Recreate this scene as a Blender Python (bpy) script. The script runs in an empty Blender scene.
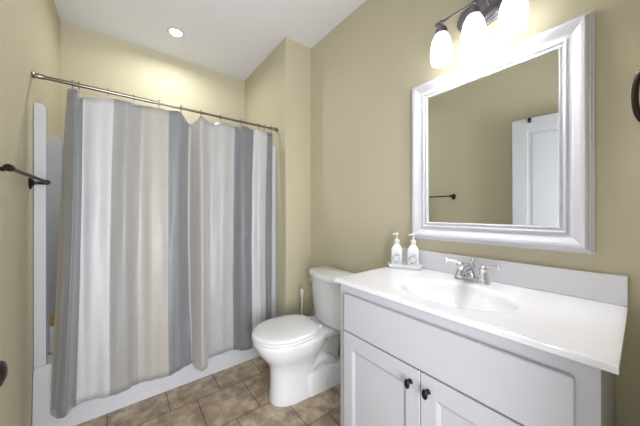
import bpy, bmesh, math, random
from mathutils import Vector, Matrix
random.seed(7)
PI = math.pi
# ------------------------------------------------------------------ camera
FPX = 251.5                 # focal length in pixels of the 640 px wide frame
YAW = 0.6624
CH = 1.225                  # camera height
scene = bpy.context.scene
cd = bpy.data.cameras.new('camera'); cam = bpy.data.objects.new('camera', cd)
scene.collection.objects.link(cam); scene.camera = cam
cd.sensor_width = 36; cd.lens = FPX/640*36; cd.clip_start = .02
cd.shift_y = -1.1/640
cam.location = (0, 0, CH); cam.rotation_euler = (PI/2, 0, -YAW)
# ------------------------------------------------------------------ world, big lights, exposure
world = bpy.data.worlds.new('world'); scene.world = world; world.use_nodes = True
bg = world.node_tree.nodes['Background']
bg.inputs[0].default_value = (.96, .98, 1, 1); bg.inputs[1].default_value = 0.35
vs = scene.view_settings
vs.view_transform = 'Standard'; vs.look = 'None'; vs.gamma = 1; vs.use_curve_mapping = False
vs.exposure = 1.02
def area(name, loc, rot, sx, sy, power, color=(1, 1, 1)):
    l = bpy.data.lights.new(name, 'AREA'); l.shape = 'RECTANGLE'; l.size = sx; l.size_y = sy
    l.energy = power; l.color = color
    o = bpy.data.objects.new(name, l); scene.collection.objects.link(o)
    o.location = loc; o.rotation_euler = rot
    return o
FILL_POWER = 33
area('doorway_fill', (.07, -.75, 1.15), (math.radians(112), 0, 0), .9, 1.6, FILL_POWER, (.93, .965, 1))  # added fill lamp outside the doorway, tilted up to brighten room and ceiling
SHADE_E = 2.6
CAN_POWER = 3.3
BULB_POWER = 5.2
CAN_E = 4.0
# ------------------------------------------------------------------ materials
def s2l(c):
    return tuple(((v/255)/12.92 if v/255 <= .04045 else ((v/255+.055)/1.055)**2.4) for v in c)
def mat(name, rgb, rough=.5, metal=0, noise=0, nscale=8, bump=0, bscale=60, coat=0, emit=0, ecol=None, trans=0, ior=1.45, sheen=0, spec=None):
    m = bpy.data.materials.new(name); m.use_nodes = True
    nt = m.node_tree; b = nt.nodes['Principled BSDF']
    col = (*s2l(rgb), 1)
    b.inputs['Base Color'].default_value = col
    b.inputs['Roughness'].default_value = rough; b.inputs['Metallic'].default_value = metal
    b.inputs['Coat Weight'].default_value = coat; b.inputs['IOR'].default_value = ior
    b.inputs['Transmission Weight'].default_value = trans
    if spec is not None: b.inputs['Specular IOR Level'].default_value = spec
    if sheen: b.inputs['Sheen Weight'].default_value = sheen
    if emit:
        b.inputs['Emission Color'].default_value = (*(ecol or (1, 1, 1)), 1); b.inputs['Emission Strength'].default_value = emit
    tc = nt.nodes.new('ShaderNodeTexCoord')
    n = nt.nodes.new('ShaderNodeTexNoise'); n.inputs['Scale'].default_value = nscale; n.inputs['Detail'].default_value = 4
    nt.links.new(tc.outputs['Object'], n.inputs['Vector'])
    mx = nt.nodes.new('ShaderNodeMix'); mx.data_type = 'RGBA'
    k = noise if noise else .015
    mx.inputs['A'].default_value = (*[v*(1-k) for v in col[:3]], 1); mx.inputs['B'].default_value = (*[min(1, v*(1+k)) for v in col[:3]], 1)
    nt.links.new(n.outputs['Fac'], mx.inputs['Factor']); nt.links.new(mx.outputs['Result'], b.inputs['Base Color'])
    if bump:
        n2 = nt.nodes.new('ShaderNodeTexNoise'); n2.inputs['Scale'].default_value = bscale; n2.inputs['Detail'].default_value = 3
        nt.links.new(tc.outputs['Object'], n2.inputs['Vector'])
        bp = nt.nodes.new('ShaderNodeBump'); bp.inputs['Strength'].default_value = bump; bp.inputs['Distance'].default_value = .002
        nt.links.new(n2.outputs['Fac'], bp.inputs['Height']); nt.links.new(bp.outputs['Normal'], b.inputs['Normal'])
    return m
M = {}
M['wall'] = mat('beige_wall_paint', (201, 194, 168), .6, bump=.12, bscale=220, spec=.3)
M['ceil'] = mat('ceiling_paint', (236, 236, 241), .8, bump=.08, bscale=150)
M['trim'] = mat('white_trim_paint', (212, 212, 217), .4)
M['door'] = mat('white_door_paint', (186, 187, 194), .5)
M['cab'] = mat('white_cabinet_paint', (194, 194, 200), .38)
M['frame'] = mat('white_frame_lacquer', (214, 214, 222), .5)
M['marble'] = mat('white_cultured_marble', (232, 232, 237), .18, coat=.3)
M['ceramic'] = mat('white_porcelain', (238, 239, 242), .12, coat=.5)
M['seat'] = mat('white_seat_plastic', (236, 237, 240), .22)
M['acrylic'] = mat('white_acrylic', (206, 207, 213), .22)
M['chrome'] = mat('chrome', (225, 225, 230), .12, 1)
M['nickel'] = mat('brushed_nickel', (142, 138, 130), .28, 1)
M['pewter'] = mat('brushed_pewter', (135, 132, 140), .35, 1)
M['bronze'] = mat('oil_rubbed_bronze', (62, 52, 46), .3, .9)
M['black'] = mat('black_iron', (28, 28, 31), .3, .4)
M['bottle'] = mat('white_bottle_glass', (238, 238, 240), .15, coat=.4)
M['clear'] = mat('clear_bottle_shoulder', (225, 228, 230), .08, trans=.5)
M['ink'] = mat('grey_print', (84, 86, 92), .6)
M['plastic'] = mat('white_plastic', (225, 222, 212), .4)
M['amber'] = mat('amber_plastic', (196, 150, 84), .3)
M['label'] = mat('white_label', (232, 226, 222), .5)
M['glass'] = mat('mirror_silver', (240, 243, 240), .0, 1)
M['shade'] = mat('lit_frosted_glass', (245, 244, 240), .4, emit=SHADE_E, ecol=(.985, .985, 1))
M['can'] = mat('lit_lens', (250, 250, 250), .4, emit=CAN_E, ecol=(1, .97, .92))
def cloth(name, rgb):
    m = mat(name, rgb, .42, noise=.05, nscale=14, sheen=.3)
    nt = m.node_tree; b = nt.nodes['Principled BSDF']
    tc = nt.nodes.new('ShaderNodeTexCoord'); mp = nt.nodes.new('ShaderNodeMapping'); mp.inputs['Scale'].default_value = (60, 60, 5)
    n = nt.nodes.new('ShaderNodeTexNoise'); n.inputs['Scale'].default_value = 1; n.inputs['Detail'].default_value = 5
    nt.links.new(tc.outputs['Object'], mp.inputs['Vector']); nt.links.new(mp.outputs[0], n.inputs['Vector'])
    bp = nt.nodes.new('ShaderNodeBump'); bp.inputs['Strength'].default_value = .35; bp.inputs['Distance'].default_value = .004
    nt.links.new(n.outputs['Fac'], bp.inputs['Height']); nt.links.new(bp.outputs['Normal'], b.inputs['Normal'])
    return m
M['c_edge'] = cloth('curtain_tan_edge', (142, 136, 122))
M['c_grey'] = cloth('curtain_slate_stripe', (129, 131, 134))
M['c_white'] = cloth('curtain_white_stripe', (198, 197, 201))
M['c_taupe'] = cloth('curtain_taupe_stripe', (161, 159, 159))
M['c_beige'] = cloth('curtain_cream_stripe', (181, 177, 172))
M['c_blue'] = cloth('curtain_grey_stripe', (136, 137, 142))
M['c_dark'] = cloth('curtain_dark_grey_stripe', (124, 125, 129))
M['c_light'] = cloth('curtain_light_stripe', (180, 178, 178))
def tile_mat():
    m = bpy.data.materials.new('travertine_tile'); m.use_nodes = True
    nt = m.node_tree; N = nt.nodes.new; L = nt.links.new; b = nt.nodes['Principled BSDF']
    g = N('ShaderNodeNewGeometry'); mp = N('ShaderNodeMapping')
    mp.inputs['Location'].default_value = (-.074, 3.02-1.782, 0)
    L(g.outputs['Position'], mp.inputs['Vector'])
    br = N('ShaderNodeTexBrick'); br.inputs['Scale'].default_value = 1
    br.inputs['Brick Width'].default_value = .302; br.inputs['Row Height'].default_value = .302
    br.inputs['Mortar Size'].default_value = .0028; br.inputs['Mortar Smooth'].default_value = .3; br.inputs['Bias'].default_value = 0
    br.inputs['Color1'].default_value = (0, 0, 0, 1); br.inputs['Color2'].default_value = (1, 1, 1, 1); br.inputs['Mortar'].default_value = (.5, .5, .5, 1)
    L(mp.outputs[0], br.inputs['Vector'])
    n = N('ShaderNodeTexNoise'); n.inputs['Scale'].default_value = 9; n.inputs['Detail'].default_value = 9; n.inputs['Roughness'].default_value = .72; n.inputs['Distortion'].default_value = .25
    L(g.outputs['Position'], n.inputs['Vector'])
    r = N('ShaderNodeValToRGB'); e = r.color_ramp.elements
    e[0].position = .36; e[0].color = (*s2l((136, 116, 96)), 1); e[1].position = .66; e[1].color = (*s2l((206, 190, 168)), 1)
    x = r.color_ramp.elements.new(.5); x.color = (*s2l((170, 151, 129)), 1)
    L(n.outputs['Fac'], r.inputs[0])
    var = N('ShaderNodeMix'); var.data_type = 'RGBA'; var.blend_type = 'MULTIPLY'; var.inputs['Factor'].default_value = 1
    rr = N('ShaderNodeMapRange'); rr.inputs['To Min'].default_value = .88; rr.inputs['To Max'].default_value = 1.06
    L(br.outputs['Color'], rr.inputs['Value']); L(r.outputs[0], var.inputs['A']); L(rr.outputs[0], var.inputs['B'])
    mm = N('ShaderNodeMix'); mm.data_type = 'RGBA'; L(br.outputs['Fac'], mm.inputs['Factor'])
    L(var.outputs['Result'], mm.inputs['A']); mm.inputs['B'].default_value = (*s2l((84, 72, 60)), 1)
    L(mm.outputs['Result'], b.inputs['Base Color'])
    b.inputs['Roughness'].default_value = .42
    bp = N('ShaderNodeBump'); bp.inputs['Strength'].default_value = .5; bp.inputs['Distance'].default_value = .002; bp.invert = True
    ad = N('ShaderNodeMath'); ad.operation = 'MULTIPLY_ADD'; L(n.outputs['Fac'], ad.inputs[0]); ad.inputs[1].default_value = .25
    L(br.outputs['Fac'], ad.inputs[2]); L(ad.outputs[0], bp.inputs['Height']); L(bp.outputs['Normal'], b.inputs['Normal'])
    return m
M['tile'] = tile_mat()
# ------------------------------------------------------------------ mesh helpers
def link(o): scene.collection.objects.link(o)
def mesh_obj(name, bm, m, parent=None, smooth=False, loc=None):
    bmesh.ops.recalc_face_normals(bm, faces=bm.faces)
    me = bpy.data.meshes.new(name); bm.to_mesh(me); bm.free()
    for mm in (m if isinstance(m, (list, tuple)) else [m]): me.materials.append(mm)
    o = bpy.data.objects.new(name, me); link(o)
    if smooth:
        for p in me.polygons: p.use_smooth = True
        me.set_sharp_from_angle(angle=math.radians(42))
    if parent: o.parent = parent
    if loc: o.location = loc
    return o
def tag(o, label=None, cat=None, group=None, kind=None):
    if label: o['label'] = label
    if cat: o['category'] = cat
    if group: o['group'] = group
    if kind: o['kind'] = kind
    return o
def thing(name, label, cat, loc=(0, 0, 0), rz=0, group=None):
    o = bpy.data.objects.new(name, None); link(o); o.location = loc; o.rotation_euler = (0, 0, rz)
    o.empty_display_size = .05
    return tag(o, label, cat, group)
def box(bm, x0, x1, y0, y1, z0, z1, bev=0, seg=2):
    r = bmesh.ops.create_cube(bm, size=1)
    vsx = r['verts']
    for v in vsx:
        v.co = Vector((x0+(v.co.x+.5)*(x1-x0), y0+(v.co.y+.5)*(y1-y0), z0+(v.co.z+.5)*(z1-z0)))
    if bev:
        es = list({e for v in vsx for e in v.link_edges})
        bmesh.ops.bevel(bm, geom=es, offset=bev, segments=seg, profile=.5, affect='EDGES')
def loft(bm, rings, cap0=True, cap1=True, closed=True):
    vv = [[bm.verts.new(p) for p in r] for r in rings]
    n = len(vv[0])
    for a, b in zip(vv, vv[1:]):
        for i in range(n if closed else n-1):
            j = (i+1) % n
            bm.faces.new((a[i], a[j], b[j], b[i]))
    if cap0: bm.faces.new(vv[0][::-1])
    if cap1: bm.faces.new(vv[-1])
    return vv
def lathe(bm, prof, origin=(0, 0, 0), axis='Z', n=24, cap=True, sx=1, sy=1):
    """prof = [(radius, height)...]"""
    o = Vector(origin); rings = []
    for r, h in prof:
        ring = []
        for i in range(n):
            a = 2*PI*i/n; p = Vector((max(r, 1e-4)*math.cos(a)*sx, max(r, 1e-4)*math.sin(a)*sy, h))
            if axis == 'X': p = Vector((p.z, p.x, p.y))
            elif axis == 'Y': p = Vector((p.y, p.z, p.x))
            ring.append(o+p)
        rings.append(ring)
    loft(bm, rings, cap, cap)
def tube(bm, pts, rad, n=12, cap=True):
    pts = [Vector(p) for p in pts]; N = len(pts)
    rads = rad if isinstance(rad, (list, tuple)) else [rad]*N
    t0 = (pts[1]-pts[0]).normalized()
    up = Vector((0, 0, 1)) if abs(t0.z) < .9 else Vector((1, 0, 0))
    nrm = (up - t0*up.dot(t0)).normalized(); rings = []
    for i in range(N):
        t = ((pts[min(i+1, N-1)]-pts[max(i-1, 0)])).normalized()
        nrm = (nrm - t*nrm.dot(t)).normalized(); bn = t.cross(nrm)
        rings.append([pts[i]+(nrm*math.cos(2*PI*k/n)+bn*math.sin(2*PI*k/n))*rads[i] for k in range(n)])
    loft(bm, rings, cap, cap)
def smoothpath(pts, k=6):
    pts = [Vector(p) for p in pts]; out = []
    P = [pts[0]]+pts+[pts[-1]]
    for i in range(1, len(P)-2):
        for j in range(k):
            t = j/k; a, b, c, d = P[i-1:i+3]
            out.append(.5*((2*b)+(c-a)*t+(2*a-5*b+4*c-d)*t*t+(3*b-a-3*c+d)*t**3))
    out.append(pts[-1]); return out
def ball(bm, c, r, sx=1, sy=1, sz=1, n=16):
    res = bmesh.ops.create_uvsphere(bm, u_segments=n, v_segments=max(6, n//2), radius=r)
    for v in res['verts']: v.co = Vector(c)+Vector((v.co.x*sx, v.co.y*sy, v.co.z*sz))
def B(): return bmesh.new()
# ------------------------------------------------------------------ room dimensions
XL, XW, YB, YF = -.39, 1.352, 2.788, -.10
XC, YC = 1.0885, 1.8725
CEIL = CH+1.497
def struct(name, boxes, m, bev=0):
    bm = B()
    for b in boxes: box(bm, *b, bev=bev)
    return tag(mesh_obj(name, bm, m), kind='structure')
struct('floor', [(XL-.1, XW+.1, -1.6, YB+.1, -.1, 0)], M['tile'])
struct('ceiling', [(XL-.1, XW+.1, YF-.12, YB+.1, CEIL, CEIL+.1)], M['ceil'])
struct('wall_left', [(XL-.1, XL, YF-.12, YB+.1, 0, CEIL)], M['wall'])
struct('wall_right', [(XW, XW+.1, YF-.12, YB+.1, 0, CEIL)], M['wall'])
struct('wall_back', [(XL, XW, YB, YB+.1, 0, CEIL)], M['wall'])
struct('wall_alcove', [(XC, XW, YC, YB, 0, CEIL)], M['wall'])
DX0, DX1, DH = -.362, .53, 2.06
struct('wall_front', [(XL, DX0, YF-.12, YF, 0, CEIL), (DX1, XW, YF-.12, YF, 0, CEIL), (DX0, DX1, YF-.12, YF, DH, CEIL)], M['wall'])
struct('trim_1', [(DX1, DX1+.065, YF, YF+.015, 0, DH+.065), (DX0+.002, DX1, YF, YF+.015, DH, DH+.065)], M['trim'], .003)
def base(name, boxes):
    return struct(name, boxes, M['trim'], .004)
base('baseboard_left', [(XL, XL+.013, YF, 1.99, 0, .085)])
base('baseboard_right', [(XW-.013, XW, .93, YC, 0, .085)])
base('baseboard_alcove', [(XC-.013, XW-.014, YC-.013, YC, 0, .085)])
# ------------------------------------------------------------------ open door beside the camera (seen in the mirror)
door = tag(bpy.data.objects.new('door_1', None), kind='structure'); link(door)
door.location = (-.35, -.08, .008); door.rotation_euler = (0, 0, math.radians(90-7.3))
DW, DHH = .880, 2.05
bm = B(); T = .035
box(bm, 0, DW, .004, T-.004, 0, DHH)
for x0, x1 in ((0, .115), (DW/2-.055, DW/2+.055), (DW-.115, DW)): box(bm, x0, x1, 0, T, 0, DHH, .0015, 1)
for z0, z1 in ((0, .22), (.86, 1.02), (DHH-.115, DHH)): box(bm, .1, DW-.1, .0003, T-.0003, z0, z1, .0015, 1)
for x0, x1 in ((.115, DW/2-.055), (DW/2+.055, DW-.115)):
    for z0, z1 in ((.22, .86), (1.02, DHH-.115)):
        box(bm, x0+.03, x1-.03, .001, T-.001, z0+.03, z1-.03, .002, 1)
mesh_obj('door_leaf', bm, M['door'], door)
for sgn, y0 in ((-1, 0), (1, T)):
    bm = B()
    lathe(bm, [(.032, 0), (.032, .006), (.02, .010), (.011, .016), (.010, .034), (.018, .040), (.0255, .050), (.0265, .062), (.022, .072), (.010, .077), (0, .078)], (0, 0, 0), 'Y', 24)
    for v in bm.verts: v.co.y = y0+sgn*v.co.y*(1 if sgn < 0 else .75); v.co.x += DW-.069; v.co.z += .922
    mesh_obj('door_knob', bm, M['bronze'], door, True)
hk = thing('door_hook', 'small dark hook hung over the top of the open white door', 'hook', (-.35, -.08, 0), math.radians(90-7.3))
bm = B(); hx = DW-.13; zt = DHH+.008
box(bm, hx-.012, hx+.012, -.003, T+.003, zt, zt+.003); box(bm, hx-.012, hx+.012, -.004, -.001, zt-.04, zt+.003); box(bm, hx-.012, hx+.012, T+.001, T+.004, zt-.03, zt+.003)
tube(bm, smoothpath([(hx, -.003, zt-.035), (hx, -.018, zt-.04), (hx, -.025, zt-.022)], 4), .004, 8)
mesh_obj('hook', bm, M['black'], hk)
# ------------------------------------------------------------------ tub and surround
tub = thing('bathtub', 'white tub and surround unit filling the alcove behind the curtain', 'bathtub', ((XL+XC)/2, 2.39, 0))
def sub(parent, name, bm, m, smooth=False, label=None):
    o = mesh_obj(name, bm, m, None, smooth)
    o.parent = parent
    o.matrix_parent_inverse = Matrix.LocRotScale(parent.location, parent.rotation_euler, parent.scale).inverted()
    if label: o['label'] = label
    return o
g = .002
x0, x1, yb = XL+g, XC-g, YB-g
RIM = .37
def rrect(cx, cy, hx, hy, r, z, n=8):
    pts = []
    for q, (sx, sy) in enumerate(((1, 1), (-1, 1), (-1, -1), (1, -1))):
        for i in range(n):
            a = PI/2*q + PI/2*i/(n-1)
            pts.append((cx+sx*(hx-r)+r*math.cos(a), cy+sy*(hy-r)+r*math.sin(a), z))
    return pts
bm = B()
cx, cy = (x0+x1)/2, (2.04+yb)/2
def outer(z, yf):
    return rrect(cx, (yf+yb)/2, (x1-x0)/2, (yb-yf)/2, .004, z)
rings = [outer(.0, 2.0), outer(.05, 2.004), outer(.33, 2.028), outer(.36, 2.034), outer(RIM, 2.044)]
hx, hy = (x1-x0)/2, (yb-2.044)/2; cy = (2.044+yb)/2
rings += [rrect(cx, cy, hx-.075, hy-.075, .12, RIM), rrect(cx, cy, hx-.09, hy-.09, .12, RIM-.012), rrect(cx, cy, hx-.13, hy-.12, .12, .12), rrect(cx, cy, hx-.19, hy-.18, .10, .085)]
loft(bm, rings)
sub(tub, 'tub', bm, M['acrylic'], True)
STOP = CH+.60
def side(xa):
    pr = [(2.08, RIM+.001), (yb, RIM+.001), (yb, CH+.575), (2.6, CH+.56), (2.35, CH+.50), (2.08, CH+.485)]
    loft(bm, [[(xa, y, z) for y, z in pr], [(xa+.012, y, z) for y, z in pr]])
bm = B()
side(x0); sub(tub, 'side_panel', bm, M['acrylic'])
bm = B()
side(x1-.012); sub(tub, 'side_panel', bm, M['acrylic'])
bm = B()
box(bm, x0+.013, x1-.013, yb-.012, yb, RIM+.001, STOP-.06, .003); sub(tub, 'back_panel', bm, M['acrylic'])
for a, b_ in ((x0, x0+.045), (x1-.045, x1)):
    bm = B(); n = 10; ring0 = []
    zt = STOP
    prof = [(a, RIM+.001), (b_, RIM+.001), (b_, zt-.018), (b_-.005, zt-.006), (b_-.014, zt), (a+.004, zt), (a, zt-.004)]
    loft(bm, [[(x, 2.047, z) for x, z in prof], [(x, 2.079, z) for x, z in prof]])
    sub(tub, 'front_column', bm, M['acrylic'])
# shampoo bottle in the left corner of the tub rim
bt = thing('shampoo_bottle', 'white labelled bottle with amber top standing on the tub rim at left', 'bottle', (-.330, 2.215, RIM+.001))
bm = B(); lathe(bm, [(.022, 0), (.027, .004), (.027, .158), (.024, .163)], n=20); o = mesh_obj('body', bm, M['label'], bt, True)
bm = B(); lathe(bm, [(.024, .1632), (.023, .190), (.018, .205), (.018, .225), (.015, .23)], n=20); o = mesh_obj('cap', bm, M['amber'], bt, True); o['label'] = 'amber cap'
# ------------------------------------------------------------------ curtain rod, curtain, rings
YR, ZR = 2.018, CH+.7377
rod = thing('curtain_rod', 'brushed metal shower rod spanning the tub alcove wall to wall', 'curtain rod', ((XL+XC)/2, YR, ZR))
L0, L1 = XL+.001, XC-.001; rx = (XL+XC)/2
bm = B(); lathe(bm, [(.0105, L0+.03), (.0105, L0+.55)], (0, YR, ZR), 'X', 20)
lathe(bm, [(.0085, L0+.55), (.0085, L1-.03)], (0, YR, ZR), 'X', 20); sub(rod, 'pole', bm, M['nickel'], True)
for p in ([(.017, L0), (.017, L0+.006), (.013, L0+.009), (.013, L0+.045), (.011, L0+.048)], [(.011, L1-.048), (.013, L1-.045), (.013, L1-.009), (.017, L1-.006), (.017, L1)]):
    bm = B(); lathe(bm, p, (0, YR, ZR), 'X', 20); sub(rod, 'end_cap', bm, M['nickel'], True)
def kk(u): return (u-320)/FPX
CY, SY = math.cos(YAW), math.sin(YAW)
def x_at(u, Y): return Y*(kk(u)*CY+SY)/(CY-kk(u)*SY)
ZH = CH-1.086
def y_hem(u, v):
    t = FPX*1.086/(v-211.9); return t*(CY-kk(u)*SY)
# photographed fold line -> real position of each fold on the rod, at mid height and at the hem
ctl = [  # u_top, u_mid, u_bot, v_bot, dy_top, dy_mid, z_top, stripe
 (67.0, 59.5, 50.5, 412, .012, .010, .700, 0),
 (68.0, 66.0, 53.0, 416, .004, -.004, .703, 1),
 (75.5, 73.0, 63.0, 418, -.018, -.022, .703, 1),
 (83.0, 81.0, 76.0, 406, .010, .004, .683, 2),
 (98.0, 95.0, 92.0, 399.5, -.016, -.016, .680, 2),
 (114, 110.5, 109.7, 396.5, .006, .012, .703, 3),
 (128, 124, 125, 391, -.012, -.010, .700, 3),
 (142, 139, 138, 383.5, .008, .004, .703, 4),
 (155, 153, 155, 379.5, -.012, -.012, .698, 4),
 (169, 168, 168.8, 376, -.002, .000, .703, 5),
 (180.5, 178, 181, 369, -.014, -.012, .703, 5),
 (189, 188, 192, 362.5, .030, .040, .645, 6),
 (196, 195, 195, 367.5, -.006, .004, .672, 6),
 (201.5, 202, 202.5, 371, -.022, -.030, .705, 7),
 (206, 206.5, 208, 366, .002, .004, .695, 7),
 (212, 210.5, 209.5, 358.5, .018, .020, .683, 8),
 (223, 222, 222, 353.5, -.008, -.006, .700, 8),
 (235, 233, 233.4, 350.0, .010, .006, .690, 9),
 (244, 243, 244, 350.5, -.014, -.014, .702, 9),
 (253.5, 252, 253, 348, .006, .008, .690, 10),
 (260, 259, 260, 346.5, -.012, -.012, .703, 10),
 (267.5, 265.5, 266, 343.5, .002, .004, .698, 11),
 (272.5, 272, 271.5, 341, .010, .004, .700, 11)]
SM = ['c_edge', 'c_grey', 'c_white', 'c_taupe', 'c_beige', 'c_blue', 'c_beige', 'c_light', 'c_light', 'c_dark', 'c_white', 'c_grey']
def cr(a, b, c, d, t): return .5*((2*b)+(c-a)*t+(2*a-5*b+4*c-d)*t*t+(3*b-a-3*c+d)*t**3)
cols = []
for c_ in ctl:
    ut, um, ub, vb, dt, dm, zt, st = c_
    yt_ = YR+dt; yb_ = min(y_hem(ub, vb), 1.985); ym_ = (yt_+yb_)/2+dm-.01
    cols.append((x_at(ut, yt_), yt_, x_at(um, ym_), ym_, x_at(ub, yb_), yb_, CH+zt))
KS = 7; fine = []
for i in range(len(cols)-1):
    q = [cols[max(i-1, 0)], cols[i], cols[i+1], cols[min(i+2, len(cols)-1)]]
    for j in range(KS):
        t = j/KS
        fine.append((tuple(cr(q[0][m], q[1][m], q[2][m], q[3][m], t) for m in range(7)), ctl[i][7]))
fine.append((cols[-1], ctl[-1][7]))
NR = 40; bm = B(); grid = []
for i, (c_, st) in enumerate(fine):
    colv = []
    for r in range(NR+1):
        s = r/NR                                   # 0 top .. 1 hem, photographed mid height at .42
        m = .42
        l0 = (s-m)*(s-1)/(m); l1 = s*(s-1)/(m*(m-1)); l2 = s*(s-m)/(1-m)
        x = c_[0]*l0+c_[2]*l1+c_[4]*l2; y = c_[1]*l0+c_[3]*l1+c_[5]*l2
        z = c_[6]+(ZH-c_[6])*s
        y += .0025*math.sin(i*1.15+1.7*math.sin(s*3+i*.05))*(.3+s) + .002*math.sin(s*21+i*.31)
        y = min(y, 2.03-.035*min(1, s*1.15)) if z < RIM+.1 else y
        colv.append(bm.verts.new((x, y, z)))
    grid.append(colv)
for i in range(len(grid)-1):
    for r in range(NR):
        f = bm.faces.new((grid[i][r], grid[i+1][r], grid[i+1][r+1], grid[i][r+1])); f.material_index = (1 if fine[i][1] == 0 and r > NR*.8 else fine[i][1]); f.smooth = True
me = bpy.data.meshes.new('shower_curtain'); bm.to_mesh(me); bm.free()
for s in SM: me.materials.append(M[s])
cur = bpy.data.objects.new('shower_curtain', me); link(cur)
md = cur.modifiers.new('thickness', 'SOLIDIFY'); md.thickness = .0016; md.offset = 0
tag(cur, 'grey, white and taupe vertically striped fabric shower curtain hanging before the tub', 'shower curtain')
# rings
def ring_mesh():
    bm = B()
    pts = [(0, .0165*math.sin(a), .0165*math.cos(a)) for a in [math.radians(d) for d in range(-165, 166, 15)]]
    pts = [(0, y, z-.003) for _, y, z in pts]
    tube(bm, pts, .0019, 6)
    tube(bm, smoothpath([(0, -.004, -.019), (0, -.003, -.034), (0, .002, -.044), (0, .006, -.036)], 3), .0019, 6)
    return bm
def bead_mesh():
    bm = B(); ball(bm, (0, 0, .0165), .0050, n=8); return bm
ru = [72.5, 79, 108, 134, 159, 181, 201, 220.5, 241, 259, 264.5, 271]
ringlab = ['first curtain ring from the left wall, at the slate stripe edge', 'second curtain ring from the left, on the outer slate stripe',
 'curtain ring above the right half of the wide white stripe', 'curtain ring above the taupe stripe', 'curtain ring above the cream stripe at mid rod',
 'curtain ring just left of the deep sag in the curtain top', 'curtain ring just right of the deep sag in the curtain top', 'curtain ring above the light stripe right of the sag',
 'curtain ring above the dark grey stripe', 'curtain ring at the left of the last white stripe', 'curtain ring at the right of the last white stripe', 'last curtain ring, nearest the right end of the rod']
r0 = None
for u, lab in zip(ru, ringlab):
    if r0 is None:
        r0 = thing('curtain_ring', lab, 'curtain ring', (0, 0, 0), 0, 'metal curtain rings on the shower rod')
        w0 = mesh_obj('wire_hook', ring_mesh(), M['nickel'], r0, True); b0 = mesh_obj('bead', bead_mesh(), M['nickel'], r0, True); o = r0
    else:
        o = r0.copy(); link(o)
        for ch in (w0, b0):
            c2 = ch.copy(); link(c2); c2.parent = o
        o['label'] = lab
    o.location = (x_at(u, YR), YR, ZR)
# ------------------------------------------------------------------ toilet (local: +x out of the wall, -y far side)
TOR = (1.326, 1.40, 0)
toi = thing('toilet', 'white two-piece toilet with closed lid between vanity and curtain', 'toilet', TOR, math.radians(176))
OY = -.035
def egg(xf, xb, hw, z, p=2.3, n=40, mid=.48):
    pts = []
    xm = xb+(xf-xb)*mid
    for i in range(n):
        a = 2*PI*i/n; ca, sa = math.cos(a), math.sin(a)
        ax = (xf-xm) if ca >= 0 else (xm-xb); pp = p if ca >= 0 else 3.2
        x = xm+ax*math.copysign(abs(ca)**(2/pp), ca); y = hw*math.copysign(abs(sa)**(2/pp), sa)
        pts.append((x, OY+y, z))
    return pts
bm = B()
secs = [(.586, .26, .108, 0), (.588, .26, .110, .012), (.583, .26, .104, .05), (.580, .26, .100, .12), (.582, .26, .101, .19), (.590, .255, .108, .235),
        (.618, .245, .134, .275), (.650, .22, .158, .315), (.676, .20, .174, .355), (.690, .20, .182, .390), (.692, .20, .183, .405), (.688, .205, .180, .413), (.675, .215, .170, .416)]
loft(bm, [egg(a, b_, h, z) for a, b_, h, z in secs])
mesh_obj('bowl', bm, M['ceramic'], toi, True)
bm = B()   # rear body with the deck under the tank
def rr2(xa, xb, hw, r, z, yo=OY): return rrect((xa+xb)/2, yo, (xb-xa)/2, hw, r, z, 6)
loft(bm, [rr2(.07, .40, .060, .03, .0), rr2(.06, .40, .058, .03, .20), rr2(.05, .40, .070, .03, .29), rr2(.03, .40, .105, .04, .345), rr2(.02, .40, .135, .05, .375), rr2(.02, .33, .14, .05, .405), rr2(.022, .325, .137, .05, .412)])
mesh_obj('rear_deck', bm, M['ceramic'], toi, True)
bm = B()   # foot skirting with bolt ledge
loft(bm, [rr2(.045, .365, .113, .03, 0), rr2(.045, .365, .113, .03, .128), rr2(.050, .360, .109, .03, .138), rr2(.06, .355, .095, .03, .142)])
mesh_obj('foot', bm, M['ceramic'], toi, True)
bm = B()
pth = smoothpath([(.375, OY, .06), (.355, OY, .14), (.29, OY, .190), (.21, OY, .195), (.14, OY, .15), (.11, OY, .07)], 5)
tube(bm, pth, .055, 18)
for v in bm.verts: v.co.y = OY+(v.co.y-OY)*1.75
mesh_obj('trapway', bm, M['ceramic'], toi, True)
bm = B()
tube(bm, smoothpath([(.40, OY, .16), (.36, OY, .24), (.27, OY, .31), (.20, OY, .34)], 5), [.03]*6+[.032]*6+[.036]*4, 16)
for v in bm.verts: v.co.y = OY+(v.co.y-OY)*2.7
mesh_obj('trapway_ridge', bm, M['ceramic'], toi, True)
for sy in (-1, 1):
    bm = B(); lathe(bm, [(.012, 0), (.012, .004), (.009, .010), (.003, .013)], (.225, OY+sy*.1115, .055), 'Z', 16)
    for v in bm.verts:
        d = v.co.z-.055; v.co = Vector((v.co.x, OY+sy*(.1115+d), .055+(v.co.y-(OY+sy*.1115))))
    mesh_obj('bolt_cap', bm, M['plastic'], toi, True)
def seatring(grow, z, xb=.265):
    pts = []; n = 56
    for i in range(n):
        a = 2*PI*i/n; ca, sa = math.cos(a), math.sin(a)
        if ca >= 0: x = .475+(.222+grow)*ca; y = (.188+grow)*math.copysign(abs(sa)**.98, sa)
        else:
            x = .475-(.475-xb+grow)*abs(ca)**.42; tt = (.475-x)/(.475-xb+grow)
            y = (.188+grow)*(1-.30*tt**2)*math.copysign(abs(sa)**.36, sa) if tt > 0 else (.188+grow)*sa
        pts.append((x, OY+y, z))
    return pts
bm = B(); loft(bm, [seatring(-.008, .418), seatring(0, .422), seatring(.001, .430), seatring(-.004, .4355)]); mesh_obj('seat', bm, M['seat'], toi, True)
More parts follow.
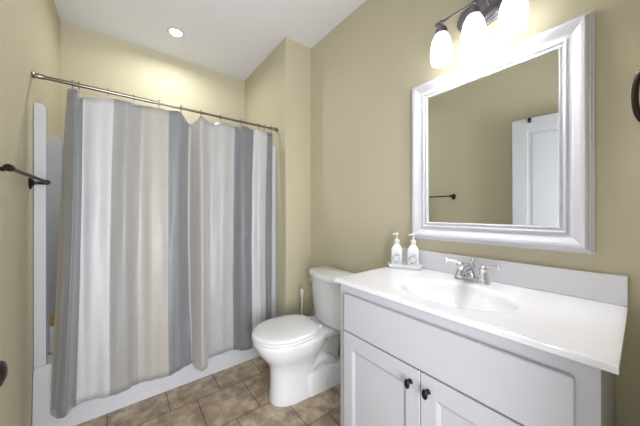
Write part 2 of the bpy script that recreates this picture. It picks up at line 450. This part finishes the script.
bm = B(); loft(bm, [seatring(-.007, .4375), seatring(-.001, .440), seatring(0, .448), seatring(-.006, .455), seatring(-.02, .459), seatring(-.07, .462), seatring(-.15, .463)]); mesh_obj('lid', bm, M['seat'], toi, True)
for sy in (-.075, .075):
    bm = B(); box(bm, .238, .275, OY+sy-.017, OY+sy+.017, .414, .445, .006); mesh_obj('hinge', bm, M['seat'], toi, True)
def tankring(hw, xb, xf, bow, z, r=.03, n=10):
    pts = []
    # back corners, then bowed front
    pts += [(xb, -hw+.01, z), (xb, 0, z), (xb, hw-.01, z), (xb+.01, hw, z)]
    for i in range(2*n+1):
        t = 1-i/n
        y = hw*t
        edge = 1-abs(t)
        x = xf+bow*(1-t*t)
        if edge < .12: x -= r*(1-math.sqrt(max(0, 1-(1-edge/.12)**2)))
        pts.append((x, y, z))
    pts.append((xb+.01, -hw, z))
    return pts
bm = B()
loft(bm, [tankring(.165, .012, .150, .03, .413), tankring(.175, .008, .160, .035, .425), tankring(.186, .008, .168, .038, .55), tankring(.196, .008, .178, .040, .70), tankring(.199, .008, .180, .040, .741)])
mesh_obj('tank', bm, M['ceramic'], toi, True)
bm = B()
loft(bm, [tankring(.205, .003, .187, .042, .742), tankring(.210, .001, .191, .044, .748), tankring(.210, .001, .191, .044, .772), tankring(.206, .004, .187, .043, .780), tankring(.196, .012, .178, .04, .7825)])
mesh_obj('tank_lid', bm, M['ceramic'], toi, True)
bm = B(); lathe(bm, [(.017, .172), (.017, .197), (.012, .202)], (0, -.166, .708), 'X', 18)
tube(bm, [(.202, -.166, .708), (.207, -.15, .706), (.214, -.105, .700)], [.006, .006, .008], 10)
mesh_obj('flush_lever', bm, M['chrome'], toi, True)['label'] = 'chrome flush lever'
# toilet brush behind the bowl
br = thing('toilet_brush', 'white toilet brush with long handle standing in the corner behind the toilet', 'toilet brush', (1.18, 1.76, 0))
bm = B(); lathe(bm, [(.055, 0), (.058, .01), (.05, .09), (.045, .13), (.040, .13), (.04, .02)], n=24); mesh_obj('holder', bm, M['plastic'], br, True)
bm = B(); lathe(bm, [(.008, .03), (.008, .50), (.013, .515), (.017, .545), (.017, .572), (.012, .58)], n=16); mesh_obj('handle', bm, M['plastic'], br, True)
bm = B(); lathe(bm, [(.02, .022), (.034, .035), (.034, .10), (.012, .12)], n=16); mesh_obj('bristle_head', bm, M['label'], br, True)
# ------------------------------------------------------------------ vanity cabinet
CT = CH-.319                                 # top of the counter
VX, VY0, VY1 = .826, .056, .897
van = thing('vanity_cabinet', 'white two-door bathroom vanity cabinet below the sink', 'cabinet', (1.09, .476, 0))
bt_ = CT-.0185; xb = XW-.015
bm = B()
box(bm, VX, xb, VY0, VY0+.018, .0, bt_); box(bm, VX, xb, VY1-.018, VY1, .0, bt_)
box(bm, VX+.06, xb, VY0+.018, VY1-.018, .09, .105); box(bm, xb-.008, xb, VY0+.018, VY1-.018, .105, bt_)
box(bm, VX+.06, VX+.075, VY0+.018, VY1-.018, 0, .09)
fr = VX
box(bm, fr, fr+.018, VY0+.018, VY0+.06, .09, bt_); box(bm, fr, fr+.018, VY1-.06, VY1-.018, .09, bt_)
box(bm, fr, fr+.018, VY0+.06, VY1-.06, bt_-.06, bt_); box(bm, fr, fr+.018, VY0+.06, VY1-.06, .655, .69); box(bm, fr, fr+.018, VY0+.06, VY1-.06, .09, .13)
sub(van, 'body', bm, M['cab'])
PF = .808
zp1, zp0 = CH-.381, CH-.548
bm = B(); box(bm, PF, VX-.001, .096, .857, zp0, zp1, .004); sub(van, 'drawer_front', bm, M['cab'])
zd1, zd0, spl = zp0-.006, .10, .4735
def knob_bm(y, z):
    bm = B()
    lathe(bm, [(.009, 0), (.009, .002), (.0055, .005), (.005, .016), (.0085, .019)], (0, 0, 0), 'X', 16)
    ball(bm, (.0235, 0, 0), .0125, .55, .85, 1.35)
    for v in bm.verts: v.co = Vector((PF-v.co.x, y+v.co.y, z+v.co.z))
    return bm
for a, b_, ky in ((.096, spl-.0015, spl-.030), (spl+.0015, .857, spl+.036)):
    bm = B(); st = .056; rl = .068
    box(bm, PF+.008, VX-.001, a+.01, b_-.01, zd0+.01, zd1-.01)
    box(bm, PF, VX-.001, a, a+st, zd0, zd1, .002, 1); box(bm, PF, VX-.001, b_-st, b_, zd0, zd1, .002, 1)
    box(bm, PF, VX-.0012, a+st-.002, b_-st+.002, zd1-rl, zd1, .002, 1); box(bm, PF, VX-.0012, a+st-.002, b_-st+.002, zd0, zd0+rl, .002, 1)
    # bevelled inner moulding
    ia, ib, iz0, iz1 = a+st, b_-st, zd0+rl, zd1-rl; w = .012
    q = [[(PF+.001, ia, iz0), (PF+.001, ib, iz0), (PF+.001, ib, iz1), (PF+.001, ia, iz1)], [(PF+.0078, ia+w, iz0+w), (PF+.0078, ib-w, iz0+w), (PF+.0078, ib-w, iz1-w), (PF+.0078, ia+w, iz1-w)]]
    loft(bm, q, False, False)
    d = sub(van, 'door', bm, M['cab'])
    kb = mesh_obj('knob', knob_bm(ky, CH-.602-.003), M['black'], None, True); kb.parent = d
    kb.matrix_parent_inverse = d.matrix_parent_inverse.copy(); kb['label'] = 'black oval knob'
    kb.matrix_parent_inverse = Matrix.Translation(van.location).inverted() if False else Matrix.Identity(4)
# ------------------------------------------------------------------ counter top with integral bowl
X0, X1, Y0, Y1 = .8054, XW-.001, .030, .922
top = thing('sink_countertop', 'glossy white vanity countertop with moulded oval sink and backsplash', 'countertop', (1.09, .476, CT-.018))
bm = B(); NX, NY = 70, 110; G = []
SXc, SYc, SA, SB = 1.035, .462, .158, .205
for i in range(NX+1):
    row = []
    x = X0+(X1-X0)*i/NX
    for j in range(NY+1):
        y = Y0+(Y1-Y0)*j/NY
        r = math.hypot((x-SXc)/SA, (y-SYc)/SB)
        d = 0
        if r < 1.08:
            e = max(0, min(1, (1.08-r)/.30)); e = e*e*(3-2*e)
            d = .014*e+(.095*(1-(r/.98)**2.2) if r < .98 else 0)
        xe = min((x-X0), (y-Y0), (Y1-y))
        if xe < .006: d += .003*(1-xe/.006)
        row.append(bm.verts.new((x, y, CT-d)))
    G.append(row)
for i in range(NX):
    for j in range(NY):
        bm.faces.new((G[i][j], G[i+1][j], G[i+1][j+1], G[i][j+1])).smooth = True
per = [G[i][0] for i in range(NX+1)]+[G[NX][j] for j in range(1, NY+1)]+[G[i][NY] for i in range(NX-1, -1, -1)]+[G[0][j] for j in range(NY-1, 0, -1)]
lo = []
for v in per:
    lo.append(bm.verts.new((v.co.x, v.co.y, CT-.018)))
for i in range(len(per)):
    j = (i+1) % len(per); bm.faces.new((per[i], per[j], lo[j], lo[i]))
LG = {}
for v, l in zip(per, lo): LG[v] = l
Bt = [[LG[G[i][j]] if G[i][j] in LG else bm.verts.new((G[i][j].co.x, G[i][j].co.y, min(CT-.018, G[i][j].co.z-.010))) for j in range(NY+1)] for i in range(NX+1)]
for i in range(NX):
    for j in range(NY):
        bm.faces.new((Bt[i][j], Bt[i][j+1], Bt[i+1][j+1], Bt[i+1][j]))
sub(top, 'counter_slab', bm, M['marble'], True)
bm = B(); box(bm, XW-.021, XW-.001, Y0, Y1, CT+.0005, CH-.2185, .002); sub(top, 'backsplash', bm, M['marble'])
bm = B(); lathe(bm, [(.021, 0), (.021, .003), (.014, .004), (.013, .001)], (SXc, SYc, CT-.108), n=24); sub(top, 'drain', bm, M['chrome'], True)
# ------------------------------------------------------------------ faucet
FY = .484; FX = 1.262
fa = thing('faucet', 'chrome two-handle faucet on the countertop behind the sink', 'faucet', (FX, FY, CT+.0005))
bm = B(); loft(bm, [rrect(0, 0, .026, .080, .024, 0), rrect(0, 0, .026, .080, .024, .010), rrect(0, 0, .021, .075, .020, .016)]); mesh_obj('base_plate', bm, M['chrome'], fa, True)
bm = B(); lathe(bm, [(.021, .016), (.019, .024), (.014, .040), (.0125, .052), (.017, .058), (.016, .066), (.008, .072), (0, .073)], n=20)
tube(bm, smoothpath([(-.004, 0, .036), (-.03, 0, .060), (-.06, 0, .064), (-.095, 0, .052), (-.11, 0, .034)], 5), [.018]*5+[.0165]*5+[.0145]*5+[.0125]*6, 16)
mesh_obj('spout', bm, M['chrome'], fa, True)
bm = B(); lathe(bm, [(.003, .070), (.003, .080), (.0065, .084), (.008, .090), (.0065, .096), (0, .099)], (.012, 0, -.004), n=14); mesh_obj('lift_rod', bm, M['chrome'], fa, True)
for s in (-1, 1):
    hd = B(); lathe(hd, [(.026, .016), (.0255, .022), (.019, .036), (.0155, .048), (.018, .055), (.018, .063), (.011, .071), (0, .073)], (0, s*.052, 0), n=20)
    h = mesh_obj('handle', hd, M['chrome'], fa, True)
    lv = B(); tube(lv, smoothpath([(0, s*.056, .064), (-.004, s*.078, .070), (-.007, s*.100, .073), (-.009, s*.118, .073)], 4), [.006]*4+[.005]*4+[.0055]*3+[.009, .009][:2], 12)
    ball(lv, (-.009, s*.119, .073), .0088, n=12)
    l = mesh_obj('lever', lv, M['chrome'], h, True)
fa.scale = (1.12, .93, 1.12)
# ------------------------------------------------------------------ soap set
ax = Vector((.443, -.897, 0)); ang = math.atan2(ax.y, ax.x)
tc_ = Vector((1.255, .827, CT+.0008))
tr = thing('soap_tray', 'white scalloped tray on the counter corner under two soap bottles', 'tray', tc_, ang)
bm = B()
loft(bm, [rrect(0, 0, .080, .024, .010, 0), rrect(0, 0, .083, .027, .011, .003), rrect(0, 0, .089, .031, .013, .016), rrect(0, 0, .094, .034, .015, .021), rrect(0, 0, .093, .033, .014, .023), rrect(0, 0, .087, .029, .012, .018), rrect(0, 0, .082, .025, .010, .006)])
tag(tr)
mesh_obj('dish', bm, M['ceramic'], tr, True)
def soap(off, label):
    p = tc_+ax*off; p.z += .0065
    t = thing('soap_dispenser', label, 'soap bottle', p, ang, 'pair of white pump bottles on the soap tray')
    bm = B(); W, D = .030, .0200
    loft(bm, [rrect(0, 0, W-.003, D-.003, .007, 0), rrect(0, 0, W, D, .009, .004), rrect(0, 0, W, D, .009, .098), rrect(0, 0, W-.002, D-.001, .010, .106), rrect(0, 0, W-.009, D-.005, .012, .118), rrect(0, 0, .0145, .0125, .0115, .127), rrect(0, 0, .0125, .012, .0115, .132)])
    mesh_obj('body', bm, M['bottle'], t, True)
    bm = B(); lathe(bm, [(.014, .132), (.0145, .135), (.0145, .150), (.012, .154), (.0055, .156), (.0045, .158), (.0045, .178), (.0075, .180), (.0075, .190), (.004, .193)], n=18)
    tube(bm, [(0, 0, .186), (-.012, -.012, .187), (-.021, -.022, .183)], [.004, .004, .003], 8)
    mesh_obj('pump', bm, M['plastic'], t, True)
    # printed wreath (ring of leaves) on the side turned to the room
    bm = B(); yf = -D-.0006
    for q in range(22):
        a = 2*PI*q/22; R = .019+(.002 if q % 2 else -.0015)
        c0 = Vector((R*math.cos(a), yf, .048+R*math.sin(a)))
        w = .0052 if 3 < q < 12 else .0034
        tdir = Vector((-math.sin(a+.6), 0, math.cos(a+.6))); nd = Vector((math.cos(a+.6), 0, math.sin(a+.6)))
        v = [bm.verts.new(c0+tdir*w), bm.verts.new(c0+nd*w*.4), bm.verts.new(c0-tdir*w), bm.verts.new(c0-nd*w*.4)]
        bm.faces.new(v)
    tube(bm, smoothpath([(-.012, yf, .072), (-.004, yf, .080), (.004, yf, .074), (.012, yf, .078), (.018, yf, .068)], 4), .0009, 5)
    for q in range(5): ball(bm, (-.005+q*.0027, yf, .0265), .0016, sy=.4, n=6)
    mesh_obj('wreath_print', bm, M['ink'], t)['label'] = 'grey printed wreath'
    return t
soap(-.044, 'white pump bottle with grey wreath, the left one nearer the toilet')
soap(.044, 'white pump bottle with grey wreath, the right one nearer the faucet')
# ------------------------------------------------------------------ mirror
mir = thing('wall_mirror', 'large mirror in wide white moulded frame above the vanity', 'mirror', (XW, .4655, CH-.15))
my0, my1, mz0, mz1 = .106, .836, CH-.153, CH+.730
prof = [(0, .001), (0, .014), (.005, .016), (.007, .024), (.012, .026), (.015, .036), (.021, .041), (.026, .040), (.036, .0325), (.048, .0230), (.058, .0175), (.065, .0160),
        (.067, .0200), (.071, .0225), (.075, .0200), (.078, .0155), (.082, .0150), (.084, .0180), (.089, .0175), (.092, .0090), (.092, .003)]
bm = B(); cor = [(my0, mz0, 1, 1), (my1, mz0, -1, 1), (my1, mz1, -1, -1), (my0, mz1, 1, -1)]
rings = [[(XW-d, y+sy*w*1.05, z+sz*w*1.05) for w, d in prof] for y, z, sy, sz in cor]
loft(bm, rings+[rings[0]], False, False, closed=False)
bmesh.ops.remove_doubles(bm, verts=bm.verts, dist=1e-5)
fr_ = sub(mir, 'frame', bm, M['frame'])
for p in fr_.data.polygons: p.use_smooth = True
fr_.data.set_sharp_from_angle(angle=math.radians(28))
bm = B(); w = .0913; bx = XW-.0175
def beads(p, q):
    p, q = Vector(p), Vector(q); n = int((q-p).length/.0075)
    for i in range(n): ball(bm, p.lerp(q, (i+.5)/n), .0028, n=6)
beads((bx, my0+w, mz0+w), (bx, my1-w, mz0+w)); beads((bx, my0+w, mz1-w), (bx, my1-w, mz1-w)); beads((bx, my0+w, mz0+w), (bx, my0+w, mz1-w)); beads((bx, my1-w, mz0+w), (bx, my1-w, mz1-w))
sub(mir, 'beading', bm, M['frame'], True)
gl = B(); hy_, hz_ = (my1-my0)/2-.0945, (mz1-mz0)/2-.0945
box(gl, -.0015, .0015, -hy_, hy_, -hz_, hz_)
glo = mesh_obj('mirror_glass', gl, M['glass'], mir)
glo.location = (-.009, (my0+my1)/2-.4655, (mz1-mz0)/2); glo.rotation_euler = (0, math.radians(-.45), math.radians(-.5))
# ------------------------------------------------------------------ vanity light
vl = thing('vanity_light', 'pewter three-shade wall light glowing above the mirror', 'wall light', (XW, .461, CH+.95))
PZ = CH+.955; PYc = .470
bm = B()
lathe(bm, [(1, .001), (1, .006), (.93, .012), (.88, .012), (.82, .019), (.70, .021), (.64, .026), (.1, .030), (0, .030)], (0, 0, 0), 'X', 40)
for v in bm.verts: v.co = Vector((XW-v.co.x, PYc+v.co.y*.115, PZ+v.co.z*.078))
sub(vl, 'back_plate', bm, M['pewter'], True)
bm = B(); bz = CH+.925; bxx = 1.222
tube(bm, [(bxx, .300, bz), (bxx, .622, bz)], .0055, 12); 
for y in (.296, .626): ball(bm, (bxx, y, bz), .009, n=12)
for y in (.435, .505): tube(bm, smoothpath([(XW-.026, y, PZ), (XW-.06, y, PZ+.012), (bxx+.02, y, bz+.008), (bxx, y, bz)], 4), .006, 10)
sub(vl, 'bar', bm, M['pewter'], True)
for y in (.605, .461, .317):
    bm = B(); ball(bm, (bxx, y, bz), .011, n=12)
    lathe(bm, [(.006, .918), (.010, .910), (.011, .904), (.020, .899), (.026, .890), (.029, .876), (.029, .866), (.027, .866)], (bxx, y, CH), n=22)
    cp = sub(vl, 'shade_holder', bm, M['pewter'], True)
    bm = B()
    pr = [(.024, .8655), (.032, .856), (.041, .835), (.0465, .805), (.0485, .775), (.047, .748), (.043, .729)]
    lathe(bm, pr+[(r-.003, h) for r, h in pr[::-1]], (bxx, y, CH), n=28, cap=False)
    ball(bm, (bxx, y, CH+.842), .018, n=14)
    sub(vl, 'shade', bm, M['shade'], True, 'white frosted glass shade, lit')
    pl = bpy.data.lights.new('vanity_bulb', 'POINT'); pl.energy = BULB_POWER; pl.color = (.97, .98, 1); pl.shadow_soft_size = .03
    po = bpy.data.objects.new('vanity_bulb', pl); link(po); po.parent = vl; po.location = (bxx-XW, y-.461, .800-.95)
# ------------------------------------------------------------------ recessed ceiling light
CXl, CYl = .342, 2.387
cl = thing('ceiling_light', 'round white recessed light glowing in the ceiling over the tub', 'ceiling light', (CXl, CYl, CEIL-.012))
bm = B(); lathe(bm, [(.048, .0118), (.064, .0118), (.064, .008), (.050, .001), (.046, .004), (.046, .0118)], n=36, cap=False); mesh_obj('trim_ring', bm, M['trim'], cl, True)
bm = B(); lathe(bm, [(.0455, .0115), (.0455, .008), (.03, .0055), (0, .005)], n=30); mesh_obj('lens', bm, M['can'], cl, True)
sl = bpy.data.lights.new('recessed_lamp', 'AREA'); sl.shape = 'DISK'; sl.size = .085; sl.spread = math.radians(165); sl.energy = CAN_POWER; sl.color = (1, .98, .96)
so = bpy.data.objects.new('recessed_lamp', sl); link(so); so.parent = cl; so.location = (0, 0, -.002)
# ------------------------------------------------------------------ towel bar on the left wall
tb = thing('towel_bar', 'dark bronze towel bar mounted on the left wall beside the curtain', 'towel bar', (XL, 1.69, CH+.16))
bxr = -.328; tz = CH+.16
bm = B(); tube(bm, [(bxr, 1.425, tz), (bxr, 1.965, tz)], .0078, 12); sub(tb, 'bar', bm, M['bronze'], True)
for y in (1.41, 1.978):
    bm = B()
    lathe(bm, [(.026, .0005), (.026, .005), (.020, .009), (.012, .013), (.009, .020), (.008, .045), (.010, .053)], (XL, y, tz-.006), 'X', 20)
    for v in bm.verts: v.co.z = tz-.006+(v.co.z-(tz-.006))*(1.35 if v.co.x < XL+.014 else 1)
    ball(bm, (bxr, y, tz), .0125, n=14)
    lathe(bm, [(.012, -.012), (.0135, -.008), (.009, .0), (.0135, .008), (.012, .012)], (bxr, y, tz), 'Y', 14)
    sub(tb, 'post', bm, M['bronze'], True)
# ------------------------------------------------------------------ towel ring on the right wall
tg = thing('towel_ring', 'dark bronze towel ring on the wall right of the mirror', 'towel ring', (XW, -.028, CH+.47))
bm = B(); pts = []
for i in range(41):
    a = 2*PI*i/40; pts.append((XW-.042-.004*math.sin(a), -.033+.048*math.copysign(abs(math.cos(a))**.75, math.cos(a)), CH+.374+.096*math.copysign(abs(math.sin(a))**.85, math.sin(a))))
tube(bm, pts, .0082, 12, False); sub(tg, 'ring', bm, M['bronze'], True)
bm = B(); lathe(bm, [(.024, .0005), (.024, .005), (.016, .010), (.009, .014), (.008, .040), (.012, .046), (.012, .052), (.006, .056)], (0, 0, 0), 'X', 20)
for v in bm.verts: v.co = Vector((XW-v.co.x, -.028+v.co.y, CH+.472+v.co.z))
sub(tg, 'post', bm, M['bronze'], True)
